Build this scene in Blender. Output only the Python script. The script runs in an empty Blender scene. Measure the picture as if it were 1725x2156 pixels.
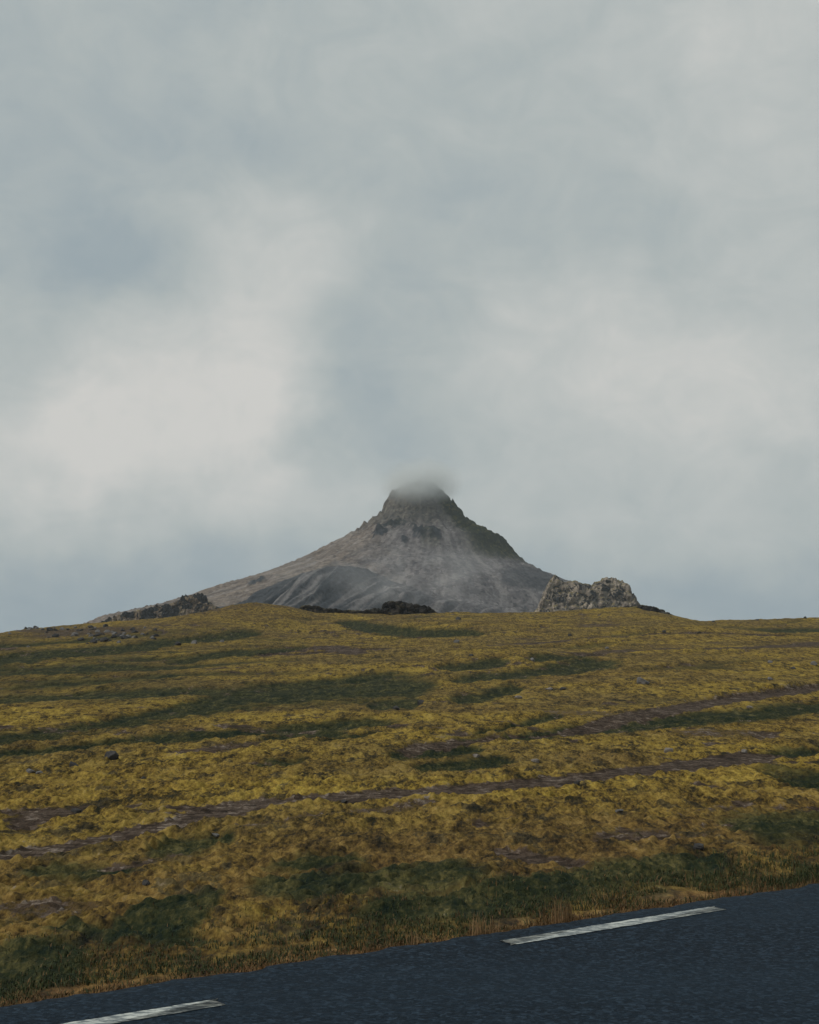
import bpy, bmesh, math, random
import numpy as np
from mathutils import Vector

# ------------------------------------------------------------------ camera, world, sun, exposure
SC = bpy.context.scene
COL = SC.collection
F = 1422.2                      # focal length in picture pixels (819 x 1024)
PITCH = math.radians(9.1)
EYE = 1.7
cam_d = bpy.data.cameras.new('camera')
cam_d.sensor_fit = 'VERTICAL'
cam_d.sensor_height = 36.0
cam_d.sensor_width = 36.0
cam_d.lens = 50.0
cam_d.clip_start = 0.1
cam_d.clip_end = 20000
cam = bpy.data.objects.new('camera', cam_d)
cam.location = (0, 0, EYE)
cam.rotation_euler = (math.radians(90) + PITCH, 0, 0)
COL.objects.link(cam)
SC.camera = cam
SC.view_settings.view_transform = 'Standard'
SC.view_settings.look = 'None'
SC.view_settings.exposure = 0.0
SC.view_settings.gamma = 1.0
SC.cycles.max_bounces = 6
SC.cycles.volume_bounces = 4
SC.cycles.volume_max_steps = 256
SC.cycles.use_denoising = True

SUN_EL, SUN_AZ = math.radians(34), math.radians(-118)   # azimuth from +Y towards +X: from the left, behind the camera
sun_d = bpy.data.lights.new('sun', 'SUN')
sun_d.energy = 1.9
sun_d.angle = math.radians(9)
sun_d.color = (1.0, 0.92, 0.80)
sun = bpy.data.objects.new('sun', sun_d)
sv = Vector((math.sin(SUN_AZ) * math.cos(SUN_EL), math.cos(SUN_AZ) * math.cos(SUN_EL), math.sin(SUN_EL)))
sun.rotation_euler = (-sv).to_track_quat('-Z', 'Y').to_euler()
sun.location = sv * 50
COL.objects.link(sun)


def lin(r, g, b):
    f = lambda c: (c / 255 / 12.92) if c / 255 <= 0.04045 else ((c / 255 + 0.055) / 1.055) ** 2.4
    return (f(r), f(g), f(b), 1.0)


class G:
    """small wrapper to write node graphs as expressions"""
    def __init__(s, tree):
        s.t = tree
        tree.nodes.clear()

    def node(s, kind, ins=None, **props):
        n = s.t.nodes.new(kind)
        for k, v in props.items():
            setattr(n, k, v)
        for k, v in (ins or {}).items():
            sock = n.inputs[k]
            if isinstance(v, bpy.types.NodeSocket):
                s.t.links.new(v, sock)
            else:
                sock.default_value = v
        return n

    def m(s, op, *a):
        n = s.t.nodes.new('ShaderNodeMath')
        n.operation = op
        for i, v in enumerate(a):
            if isinstance(v, bpy.types.NodeSocket):
                s.t.links.new(v, n.inputs[i])
            else:
                n.inputs[i].default_value = v
        return n.outputs[0]

    def add(s, a, b): return s.m('ADD', a, b)
    def sub(s, a, b): return s.m('SUBTRACT', a, b)
    def mul(s, a, b): return s.m('MULTIPLY', a, b)

    def noise(s, vec, scale, detail=4, rough=0.5, lac=2.0, dist=0.0, out='Fac'):
        n = s.node('ShaderNodeTexNoise', {'Scale': scale, 'Detail': detail, 'Roughness': rough, 'Lacunarity': lac, 'Distortion': dist})
        if vec is not None:
            s.t.links.new(vec, n.inputs['Vector'])
        return n.outputs[0 if out == 'Fac' else 1]

    def voro(s, vec, scale, feature='F1', out='Distance', rnd=1.0):
        n = s.node('ShaderNodeTexVoronoi', {'Scale': scale, 'Randomness': rnd}, feature=feature)
        s.t.links.new(vec, n.inputs['Vector'])
        return n.outputs[out]

    def ramp(s, fac, stops, interp='LINEAR'):
        n = s.t.nodes.new('ShaderNodeValToRGB')
        n.color_ramp.interpolation = interp
        e = n.color_ramp.elements
        while len(e) < len(stops):
            e.new(0.5)
        for i, (p, c) in enumerate(stops):
            e[i].position = p
            e[i].color = c if hasattr(c, '__len__') else (c, c, c, 1)
        s.t.links.new(fac, n.inputs[0])
        return n.outputs[0]

    def step(s, v, lo, hi):
        n = s.node('ShaderNodeMapRange', {'Value': v, 'From Min': lo, 'From Max': hi}, interpolation_type='SMOOTHSTEP')
        return n.outputs[0]

    def mix(s, fac, a, b, blend='MIX'):
        n = s.t.nodes.new('ShaderNodeMix')
        n.data_type = 'RGBA'
        n.blend_type = blend
        for i, v in ((0, fac), (6, a), (7, b)):
            if isinstance(v, bpy.types.NodeSocket):
                s.t.links.new(v, n.inputs[i])
            else:
                n.inputs[i].default_value = v if i == 0 or len(v) == 4 else (*v, 1)
        return n.outputs[2]

    def scale(s, vec, sx, sy, sz, rz=0.0):
        n = s.node('ShaderNodeMapping', {'Scale': (sx, sy, sz), 'Rotation': (0, 0, rz)})
        s.t.links.new(vec, n.inputs['Vector'])
        return n.outputs[0]


world = bpy.data.worlds.new('World')
SC.world = world
world.use_nodes = True


def build_sky():
    g = G(world.node_tree)
    d = g.node('ShaderNodeTexCoord').outputs['Generated']
    sep = g.node('ShaderNodeSeparateXYZ', {'Vector': d})
    wz = g.noise(g.scale(d, 1, 1, 1.5), 5.0, 4, 0.52, out='Color')
    ws = g.node('ShaderNodeSeparateXYZ', {'Vector': wz})
    wf = g.noise(d, 16.0, 4, 0.55, out='Color')
    wfs = g.node('ShaderNodeSeparateXYZ', {'Vector': wf})
    az = g.m('ARCTAN2', sep.outputs[0], sep.outputs[1])
    el = g.m('ARCSINE', sep.outputs[2])
    az = g.add(az, g.add(g.mul(g.sub(ws.outputs[0], 0.5), 0.20), g.mul(g.sub(wfs.outputs[0], 0.5), 0.075)))
    el = g.add(el, g.add(g.mul(g.sub(ws.outputs[1], 0.5), 0.13), g.mul(g.sub(wfs.outputs[1], 0.5), 0.055)))
    v = 0.535
    # cloud masses: centre, spread (thousandths of the photograph's width 1725) and weight
    blobs = [(300, 880, 210, 160, .37), (550, 870, 80, 130, .26), (600, 560, 250, 120, .28), (120, 1010, 260, 110, .30),
             (780, 860, 130, 220, -.20), (880, 620, 200, 110, -.10), (880, 960, 160, 90, -.08), (90, 560, 150, 80, -.36), (250, 200, 600, 240, -.07), (430, 370, 420, 90, -.10),
             (1440, 830, 340, 130, .36), (1700, 60, 220, 420, .24), (1180, 640, 230, 100, .10), (1400, 500, 400, 100, -.12),
             (1000, 1110, 420, 70, .12), (120, 1270, 480, 90, -.36), (1560, 1255, 430, 95, -.34), (900, 1300, 900, 60, -.1),
             (700, 1050, 300, 90, .08)]
    for cx, cy, sx, sy, w in blobs:
        a0 = math.atan((cx - 862.5) / 2994)
        e0 = PITCH + math.atan((1078 - cy) / 2994)
        qa = g.m('DIVIDE', g.sub(az, a0), sx / 2994)
        qe = g.m('DIVIDE', g.sub(el, e0), sy / 2994)
        r2 = g.add(g.mul(qa, qa), g.mul(qe, qe))
        b = g.m('EXPONENT', g.mul(r2, -0.62))
        v = g.add(g.mul(b, w), v)
    n1 = g.noise(g.scale(d, 1, 1, 1.8), 5.5, 5, 0.5, dist=0.4)
    n2 = g.noise(g.scale(d, 1, 1, 1.6), 15.0, 7, 0.58, dist=1.0)
    v = g.add(v, g.mul(g.sub(n1, 0.5), 0.30))
    v = g.add(v, g.mul(g.sub(n2, 0.5), 0.42))
    n3 = g.noise(d, 42.0, 5, .55, dist=.8)
    v = g.add(v, g.mul(g.sub(n3, 0.5), 0.15))
    k = 10.0
    sc = lambda c: (c[0] * k, c[1] * k, c[2] * k, 1)
    cloud = g.ramp(v, [(0.0, sc(lin(141, 157, 167))), (0.28, sc(lin(157, 169, 174))), (0.52, sc(lin(174, 182, 182))),
                       (0.75, sc(lin(190, 194, 192))), (1.0, sc(lin(209, 208, 204)))])
    sky = g.node('ShaderNodeTexSky', sky_type='NISHITA', sun_disc=False, sun_elevation=SUN_EL, sun_rotation=SUN_AZ % (2 * math.pi))
    cover = g.step(v, -0.35, 0.10)
    below = g.step(sep.outputs[2], -0.05, 0.0)
    col = g.mix(cover, sky.outputs[0], cloud)
    col = g.mix(below, (1.0, 1.1, 1.1, 1), col)
    zen = g.add(1.0, g.mul(g.step(sep.outputs[2], .5, 1.0), .5))
    col = g.node('ShaderNodeVectorMath', {0: col, 1: zen}, operation='MULTIPLY').outputs[0]
    bg = g.node('ShaderNodeBackground', {'Color': col, 'Strength': 0.1})
    out = g.node('ShaderNodeOutputWorld', {'Surface': bg.outputs[0]})


build_sky()
world.cycles.sampling_method = 'MANUAL'
world.cycles.sample_map_resolution = 512

# ------------------------------------------------------------------ noise and mesh helpers
RNG = np.random.default_rng(7)
PERM = RNG.permutation(512)
PERM = np.concatenate([PERM, PERM, PERM])
GA = RNG.uniform(0, 2 * np.pi, 512)
GX, GY = np.cos(GA), np.sin(GA)
G3 = RNG.normal(size=(512, 3))
G3 /= np.linalg.norm(G3, axis=1)[:, None]
RV = RNG.random((512, 3))


def fade(t): return t * t * t * (t * (t * 6 - 15) + 10)


def perlin2(x, y):
    xi, yi = np.floor(x).astype(np.int64), np.floor(y).astype(np.int64)
    xf, yf = x - xi, y - yi
    u, v = fade(xf), fade(yf)
    r = 0
    for i in (0, 1):
        for j in (0, 1):
            h = PERM[PERM[(xi + i) & 511] + ((yi + j) & 511)]
            r = r + (u if i else 1 - u) * (v if j else 1 - v) * (GX[h] * (xf - i) + GY[h] * (yf - j))
    return r * 1.5


def fbm2(x, y, oct=4, rough=0.5):
    r, a, t = 0, 1.0, 0
    for o in range(oct):
        r = r + a * perlin2(x * 2 ** o + 17.3 * o, y * 2 ** o - 9.1 * o)
        t += a
        a *= rough
    return r / t


def perlin3(p):
    pi = np.floor(p).astype(np.int64)
    pf = p - pi
    w = fade(pf)
    r = 0
    for i in (0, 1):
        for j in (0, 1):
            for k in (0, 1):
                h = PERM[PERM[PERM[(pi[:, 0] + i) & 511] + ((pi[:, 1] + j) & 511)] + ((pi[:, 2] + k) & 511)]
                gg = G3[h]
                d = gg[:, 0] * (pf[:, 0] - i) + gg[:, 1] * (pf[:, 1] - j) + gg[:, 2] * (pf[:, 2] - k)
                r = r + (w[:, 0] if i else 1 - w[:, 0]) * (w[:, 1] if j else 1 - w[:, 1]) * (w[:, 2] if k else 1 - w[:, 2]) * d
    return r * 1.6


def fbm3(p, oct=4, rough=0.5, ridged=False):
    r, a, t = 0, 1.0, 0
    for o in range(oct):
        n = perlin3(p * 2 ** o + 11.7 * o)
        if ridged:
            n = 1 - 2 * np.abs(n)
        r = r + a * n
        t += a
        a *= rough
    return r / t


def worley2(x, y):
    xi, yi = np.floor(x).astype(np.int64), np.floor(y).astype(np.int64)
    best = np.full(np.shape(x), 9.0)
    for i in (-1, 0, 1):
        for j in (-1, 0, 1):
            h = PERM[PERM[(xi + i) & 511] + ((yi + j) & 511)]
            dx = xi + i + RV[h, 0] - x
            dy = yi + j + RV[h, 1] - y
            best = np.minimum(best, dx * dx + dy * dy)
    return np.sqrt(best)


def worley3(p):
    pi = np.floor(p).astype(np.int64)
    b1 = np.full(len(p), 9.0)
    b2 = np.full(len(p), 9.0)
    for i in (-1, 0, 1):
        for j in (-1, 0, 1):
            for k in (-1, 0, 1):
                h = PERM[PERM[PERM[(pi[:, 0] + i) & 511] + ((pi[:, 1] + j) & 511)] + ((pi[:, 2] + k) & 511)]
                c = pi + np.array([i, j, k]) + RV[h]
                d = np.sqrt(((c - p) ** 2).sum(1))
                b2 = np.minimum(b2, np.maximum(b1, d))
                b1 = np.minimum(b1, d)
    return b1, b2


def sstep(a, b, x):
    t = np.clip((x - a) / (b - a), 0, 1)
    return t * t * (3 - 2 * t)


def mesh_obj(name, verts, faces, mat=None, smooth=True, attrs=None):
    """verts (n,3), faces (m,k) arrays -> one linked mesh object"""
    verts = np.asarray(verts, np.float32)
    faces = np.asarray(faces, np.int32)
    me = bpy.data.meshes.new(name)
    me.vertices.add(len(verts))
    me.vertices.foreach_set('co', verts.ravel())
    k = faces.shape[1]
    me.loops.add(faces.size)
    me.loops.foreach_set('vertex_index', faces.ravel())
    me.polygons.add(len(faces))
    me.polygons.foreach_set('loop_start', np.arange(0, faces.size, k, dtype=np.int32))
    me.update(calc_edges=True)
    me.polygons.foreach_set('use_smooth', np.full(len(faces), smooth))
    for an, av in (attrs or {}).items():
        a = me.attributes.new(an, 'FLOAT_COLOR', 'POINT')
        a.data.foreach_set('color', np.asarray(av, np.float32).ravel())
    me.validate()
    o = bpy.data.objects.new(name, me)
    if mat:
        me.materials.append(mat)
    COL.objects.link(o)
    return o


def grid_faces(nr, nc):
    i = np.arange((nr - 1) * (nc - 1))
    r, c = i // (nc - 1), i % (nc - 1)
    a = r * nc + c
    return np.stack([a, a + 1, a + nc + 1, a + nc], 1)


def tag(o, label=None, cat=None, group=None, kind=None):
    if label: o['label'] = label
    if cat: o['category'] = cat
    if group: o['group'] = group
    if kind: o['kind'] = kind
    return o


# ------------------------------------------------------------------ lie of the land
def row_tan(Y): return np.tan(PITCH + np.arctan((512 - np.asarray(Y, float)) / F))


def ray(px, py):
    c = Vector(((px - 409.5) / F, (512 - py) / F, 1))
    y = c.z * math.cos(PITCH) - c.y * math.sin(PITCH)
    z = c.z * math.sin(PITCH) + c.y * math.cos(PITCH)
    return c.x / y, z / y            # x and z gained per metre of depth


def spot(px, py, depth):
    a, b = ray(px, py)
    return np.array([a * depth, depth, EYE + b * depth])


ROAD_B = 0.06                        # the road lies on a slope rising away from the camera


def on_road(px, py):
    a, b = ray(px, py)
    y = EYE / (ROAD_B - b)
    return np.array([a * y, y])


E0, E1 = on_road(0, 1006), on_road(819, 883)
T = (E1 - E0) / np.linalg.norm(E1 - E0)     # along the road
NRM = np.array([-T[1], T[0]])               # away from the camera


def road_u(x, y): return (x - E0[0]) * NRM[0] + (y - E0[1]) * NRM[1]
def road_s(x, y): return (x - E0[0]) * T[0] + (y - E0[1]) * T[1]


_py = np.array([-60, 0, 8.6, 12, 16, 30, 60, 130, 200, 210, 225, 270, 420, 800, 5000.])
_pz = np.array([-3.0, -.3, .50, .55, 0, 0, 0, 0, 0, 20.1, 19.4, 18.0, 20, 34, 34.])
for _i, _r in ((4, 822), (5, 742), (6, 690), (7, 641), (8, 612.5)):
    _pz[_i] = EYE + _py[_i] * row_tan(_r)
_fy = np.concatenate([np.linspace(-60, 300, 3601), np.linspace(300, 5000, 200)[1:]])
_fz = np.interp(_fy, _py, _pz)
_k = np.hanning(61); _k /= _k.sum()
_sm = np.convolve(_fz[:3601], _k, 'same')
_fz[40:3560] = _sm[40:3560]
SKY_PX = np.array([-300, 0, 47, 104, 160, 199, 228, 256, 290, 318, 390, 456, 522, 580, 617, 640, 662, 682, 703, 741, 819, 1100.])
SKY_PY = np.array([645, 632, 627, 623, 618, 612, 606, 604, 608, 615, 615.5, 611.5, 612.5, 610, 608, 610, 614.5, 619, 622, 621, 617.5, 612.])


def base_h(x, y):
    """smooth ground height, without small relief"""
    x, y = np.asarray(x, float), np.asarray(y, float)
    moor = np.interp(y, _fy, _fz)
    px = 409.5 + F * x / 203.0 / math.cos(PITCH) * 1.0
    crest = np.interp(px, SKY_PX, SKY_PY)
    dz = (612.5 - crest) / F * 205
    w = sstep(110, 200, y) * (1 - sstep(300, 600, y))
    moor = moor + dz * w
    u = road_u(x, y)
    plane = ROAD_B * np.clip(y, -40, 60) - 0.05
    b = sstep(0.2, 6.0, u)
    b = np.where(y > 90, 1, b)
    return plane * (1 - b) + moor * b


def relief(x, y):
    """mounds, hummocks and cushions of moss"""
    u = road_u(x, y)
    on = sstep(0.05, 1.6, u)
    amp = np.clip(y / 60, 0.35, 1.6)
    z = 0.20 * amp * fbm2(x / 8.0, y / 11.0, 3)
    z = z + 0.55 * fbm2(x / 26.0 + 3, y / 40.0, 2) * sstep(25, 70, y)
    near = 1 - sstep(45, 110, y)
    wx, wy = x + 0.25 * perlin2(x * 1.4, y * 1.4), y + 0.25 * perlin2(x * 1.4 + 9, y * 1.4)
    z = z + near * 0.12 * (0.55 - worley2(wx / 1.15, wy / 1.5)) * sstep(-.35, .35, perlin2(x / 3.1, y / 3.7) + .15)
    z = z + near * 0.07 * (0.55 - worley2(wx / .42 + 5, wy / .5))
    n2 = 1 - sstep(20, 45, y)
    z = z + (1 - sstep(35, 70, y)) * 0.06 * (0.5 - worley2(wx / .23 + 2, wy / .26))
    z = z + n2 * 0.04 * (0.5 - worley2(wx / .12, wy / .12)) + n2 * 0.035 * fbm2(x / .12, y / .12, 2)
    z = z + sstep(35, 80, y) * (.11 * fbm2(x / 2.0, y / 2.6, 4, .6) + .09 * (.5 - worley2(x / .9, y / 1.1)))
    return z * on


def ground_at(px, py, lo=5.0, hi=230.0):
    """depth where the sight line meets the smooth ground (first meeting)"""
    a, b = ray(px, py)
    ys = np.geomspace(lo, hi, 4000)
    h = base_h(a * ys, ys) - (EYE + b * ys)
    k = np.argmax(h > 0)
    if h[k] <= 0:
        k = int(np.argmax(h))
    return np.array([a * ys[k], ys[k]])


# ------------------------------------------------------------------ ground cover (bands of bare gravel, dark grass with painted shade, brown heath)
S = 0.4748                           # photograph shown 1725 wide -> picture pixels
BANDS = [
    # kind, half height (display px), strength, points (display px)
    # gravel tracks
    ('t', 17, 1.3, [(-60, 1818), (0, 1806), (150, 1779), (300, 1749), (450, 1709), (560, 1693)]),
    ('t', 10, 1.15, [(500, 1700), (560, 1692), (760, 1676), (1000, 1661), (1200, 1641), (1400, 1616), (1550, 1598), (1640, 1590)]),
    ('r', 7, .5, [(520, 1738), (640, 1722), (760, 1708), (900, 1690)]),
    ('r', 7, .8, [(850, 1580), (960, 1566), (1060, 1552)]),
    ('t', 6, .9, [(1140, 1545), (1290, 1516), (1440, 1492), (1570, 1474), (1760, 1450)]),
    ('t', 1.8, .9, [(620, 1378), (800, 1369), (1000, 1362), (1200, 1350), (1330, 1340), (1480, 1335), (1600, 1340), (1780, 1349)]),
    ('t', 2.2, .6, [(1240, 1373), (1400, 1368), (1560, 1364), (1760, 1354)]),
    ('t', 7, 1.0, [(560, 1374), (640, 1367), (700, 1366), (757, 1374)]),
    ('r', 16, .9, [(1030, 1790), (1120, 1808), (1220, 1822)]),
    ('r', 10, .8, [(1430, 1785), (1480, 1790)]),
    ('r', 6, .6, [(460, 1552), (560, 1545), (660, 1530)]),
    ('r', 9, .6, [(360, 1588), (440, 1580), (560, 1566)]),
    ('r', 7, .42, [(1150, 1500), (1290, 1505)]),
    ('r', 7, .45, [(1420, 1545), (1600, 1545)]),
    ('r', 6, .55, [(30, 1328), (150, 1332), (290, 1326)]),
    ('r', 3, .45, [(1220, 1318), (1300, 1316)]),
    # dark green grass and the shade of terrace lee sides, in one colour
    ('g', 14, 1.0, [(-40, 1380), (80, 1378), (180, 1370), (280, 1360), (420, 1345), (520, 1335)]),
    ('g', 5, 1.0, [(0, 1372), (120, 1376), (250, 1368), (330, 1356)]),
    ('g', 6, .8, [(370, 1385), (480, 1375), (640, 1365)]),
    ('g', 6, .7, [(-20, 1415), (120, 1415), (280, 1402), (420, 1394)]),
    ('g', 27, .9, [(-60, 1560), (100, 1540), (260, 1508), (420, 1478), (560, 1460), (720, 1452), (880, 1440)]),
    ('g', 6, 1.2, [(380, 1486), (500, 1476), (620, 1462), (760, 1450), (850, 1440)]),
    ('g', 9, 1.0, [(-50, 1588), (120, 1580), (300, 1555), (480, 1545), (640, 1530), (780, 1520)]),
    ('g', 5, .9, [(-30, 1460), (120, 1458), (220, 1448)]),
    ('g', 7, .9, [(560, 1440), (680, 1426), (830, 1415)]),
    ('g', 6, 1.3, [(730, 1308), (800, 1322), (900, 1328), (1000, 1329)]),
    ('g', 6, 1.0, [(690, 1464), (760, 1450), (860, 1436)]),
    ('g', 5, 1.0, [(930, 1402), (1000, 1398), (1060, 1391)]),
    ('g', 9, 1.0, [(960, 1428), (1060, 1421), (1160, 1410), (1270, 1398)]),
    ('g', 4, 1.0, [(1120, 1392), (1220, 1382), (1270, 1376)]),
    ('g', 7, 1.1, [(960, 1475), (1040, 1461), (1090, 1450)]),
    ('g', 10, .8, [(780, 1484), (880, 1478)]),
    ('g', 9, .9, [(830, 1592), (930, 1584), (1010, 1574)]),
    ('g', 9, 1.0, [(880, 1618), (1000, 1608), (1070, 1600)]),
    ('g', 5, .9, [(680, 1562), (790, 1543)]),
    ('g', 8, 1.0, [(1060, 1555), (1250, 1530), (1450, 1515), (1620, 1505), (1780, 1490)]),
    ('g', 4, .9, [(1000, 1545), (1180, 1505)]),
    ('g', 7, .7, [(540, 1612), (640, 1605)]),
    ('g', 7, .9, [(560, 1555), (640, 1548), (720, 1545)]),
    ('g', 4, .9, [(1560, 1324), (1760, 1320)]),
    ('g', 7, .7, [(1620, 1592), (1780, 1575)]),
    ('g', 22, .8, [(1660, 1650), (1790, 1640)]),
    # near the road
    ('g', 20, .8, [(330, 1778), (420, 1774), (480, 1764)]),
    ('g', 11, .7, [(560, 1830), (680, 1812), (760, 1810)]),
    ('g', 26, .8, [(560, 1870), (760, 1858), (900, 1850), (1010, 1850)]),
    ('g', 34, 1.0, [(250, 1948), (330, 1930), (450, 1925)]),
    ('g', 15, .8, [(60, 1835), (160, 1840), (260, 1842)]),
    ('g', 45, 1.0, [(-60, 2050), (60, 2060), (140, 2075)]),
    ('g', 12, .7, [(90, 1962), (260, 1965), (420, 1985)]),
    ('g', 26, .75, [(780, 1935), (880, 1915), (1010, 1900), (1160, 1880)]),
    ('g', 20, .85, [(1040, 1890), (1180, 1870), (1320, 1848), (1500, 1826)]),
    ('g', 26, .7, [(1560, 1760), (1640, 1745), (1780, 1740)]),
    ('b', 46, .9, [(-50, 1990), (200, 1960), (480, 1930), (700, 1900), (900, 1850)]),
    ('b', 34, 1.0, [(480, 2010), (560, 1985), (680, 1960)]),
    ('b', 25, .8, [(1500, 1815), (1640, 1785), (1790, 1760)]),
    ('b', 24, .6, [(-30, 1870), (240, 1850), (520, 1810), (760, 1790)]),
    ('b', 12, .5, [(900, 1700), (1200, 1690), (1500, 1700)]),
    ('b', 9, .6, [(0, 1405), (160, 1412), (300, 1418)]),
    ('b', 8, .5, [(1100, 1440), (1350, 1425), (1500, 1430)]),
    ('b', 12, .5, [(380, 1298), (520, 1290), (640, 1300)]),
    ('b', 6, .7, [(420, 1288), (540, 1278), (620, 1284)]),
]


def make_bands():
    out = []
    for kind, hh, st, pts in BANDS:
        c, hw = [], []
        for (dx, dy) in pts:
            px, py = dx * S, dy * S
            p = ground_at(px, py)
            a, b = ground_at(px, py + hh * S), ground_at(px, py - hh * S)
            c.append(p)
            hw.append(max(0.12, min(abs(b[1] - p[1]), 2.2 * abs(p[1] - a[1]) + .05)) * (.95 if kind in 'rt' else 1.15))
        c = np.array(c)
        o = np.argsort(c[:, 0])
        out.append((kind, st, c[o], np.array(hw)[o]))
    return out


WB = make_bands()


def cover_masks(x, y):
    n1 = fbm2(x / 2.3 + 40, y / 3.5, 4, .6)
    n2 = fbm2(x / .5, y / .7 + 70, 3, .6)
    M = {'r': np.zeros_like(x), 'g': np.zeros_like(x), 'b': np.zeros_like(x)}
    for kind, st, c, hw in WB:
        x0, x1 = c[0, 0], c[-1, 0]
        pad = 0.12 * (x1 - x0)
        sel = np.nonzero((x > x0 - pad - 2) & (x < x1 + pad + 2) & (np.abs(y - c[:, 1].mean()) < (c[:, 1].max() - c[:, 1].min()) + hw.max() * 4))[0]
        if not len(sel):
            continue
        xs, ys = x[sel], y[sel]
        yc = np.interp(xs, c[:, 0], c[:, 1])
        w = np.interp(xs, c[:, 0], hw)
        q = np.abs(ys - yc) / w
        ends = np.minimum((xs - (x0 - pad)) / (2 * pad + .05), ((x1 + pad) - xs) / (2 * pad + .05))
        q = q + 1.3 * np.clip(1 - ends, 0, 1.4) ** 2
        soft = {'r': .75, 't': .5}.get(kind, 1.5)
        v = st * (1.15 if kind == 'g' else 1) * sstep(1 + soft * .6, 1 - soft * .6, q + n1[sel] * {'r': .6, 't': .3}.get(kind, .6) + n2[sel] * (.7 if kind == 'r' else .42))
        kind = 'r' if kind == 't' else kind
        M[kind][sel] = np.maximum(M[kind][sel], v)
    return M


SPEC = {}


def hillside_mesh(name, xs_tan, ys, mat, label):
    nc, nr = len(xs_tan), len(ys)
    Y = np.repeat(ys, nc)
    X = np.tile(xs_tan, nr) * Y
    M = cover_masks(X, Y)
    u = road_u(X, Y)
    # free patches that nobody drew: long streaks lying up the slope to the right
    a, b = X * .62 + Y * .78, -X * .78 + Y * .62
    sc = np.clip(Y / 45, .45, 2.2)
    strk = fbm2(a / 22 + 5, b / 6.5, 4, .55)
    spots = fbm2(X / 1.7, Y / 2.6, 4, .62)
    bare = np.clip(sstep(.22, .42, spots + .35 * fbm2(X / 14, Y / 20 + 8, 2)), 0, 1) * .75 * sstep(1, 4, u)
    green = sstep(.10, .42, strk) * .5 * sstep(30, 60, Y)
    leftside = sstep(.02, -.20, X / np.maximum(Y, 1)) * sstep(38, 55, Y) * sstep(165, 120, Y)
    green = np.maximum(green, leftside * (.28 + .6 * sstep(-.2, .3, strk)))
    brown = sstep(-.05, .35, fbm2(X / 5 + 77, Y / 8, 3)) * .45
    brown = np.maximum(brown, sstep(9, 3.0, u) * sstep(.0, .4, u) * .9)
    M['r'] = np.maximum(M['r'], bare * (1 - .5 * M['g']))
    M['g'] = np.maximum(M['g'], green)
    M['b'] = np.maximum(M['b'], brown)
    edge = sstep(.55, .05, u + .25 * fbm2(X / .5, Y / .5, 2))
    Z = base_h(X, Y) + relief(X, Y) * (1 - .9 * np.clip(M['r'], 0, 1)) - .02 * np.clip(M['r'], 0, 1) * sstep(.4, 2, u)
    # dark grass and painted shade lie in shallow terraces of the slope
    Z = Z - .22 * M['g'] * np.clip(Y / 60, .4, 2) * sstep(2, 8, u)
    cov = np.stack([np.clip(M['r'], 0, 1), np.clip(M['g'], 0, 1), np.clip(M['b'], 0, 1), edge], 1)
    V = np.stack([X, Y, Z], 1)
    o = mesh_obj(name, V, grid_faces(nr, nc), mat, True, {'cover': cov})
    tag(o, label, 'hillside', kind='structure')
    SPEC['grid'] = (xs_tan, ys, Z.reshape(nr, nc))
    return o


def surf_z(x, y):
    """height of the built hillside at a point"""
    tx, ys, Z = SPEC['grid']
    t = x / y
    c = np.clip(np.searchsorted(tx, t) - 1, 0, len(tx) - 2)
    r = np.clip(np.searchsorted(ys, y) - 1, 0, len(ys) - 2)
    fc = np.clip((t - tx[c]) / (tx[c + 1] - tx[c]), 0, 1)
    fr = np.clip((y - ys[r]) / (ys[r + 1] - ys[r]), 0, 1)
    return (Z[r, c] * (1 - fc) + Z[r, c + 1] * fc) * (1 - fr) + (Z[r + 1, c] * (1 - fc) + Z[r + 1, c + 1] * fc) * fr


def surf_hit(px, py, lo=7.0, hi=214.0):
    """where the sight line meets the built hillside"""
    a, b = ray(px, py)
    ys = np.geomspace(lo, hi, 6000)
    h = surf_z(a * ys, ys) - (EYE + b * ys)
    k = np.argmax(h > 0)
    if h[k] <= 0:
        k = int(np.argmax(h))
    return np.array([a * ys[k], ys[k]])


# ------------------------------------------------------------------ materials
def new_mat(name):
    m = bpy.data.materials.new(name)
    m.use_nodes = True
    return m, G(m.node_tree)


def finish(g, col, rough=0.9, bump=None, strength=0.5, dist=0.05, spec=0.3):
    ins = {'Base Color': col, 'Roughness': rough, 'Specular IOR Level': spec}
    if bump is not None:
        bn = g.node('ShaderNodeBump', {'Strength': strength, 'Distance': dist, 'Height': bump})
        ins['Normal'] = bn.outputs[0]
    p = g.node('ShaderNodeBsdfPrincipled', ins)
    g.node('ShaderNodeOutputMaterial', {'Surface': p.outputs[0]})


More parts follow.
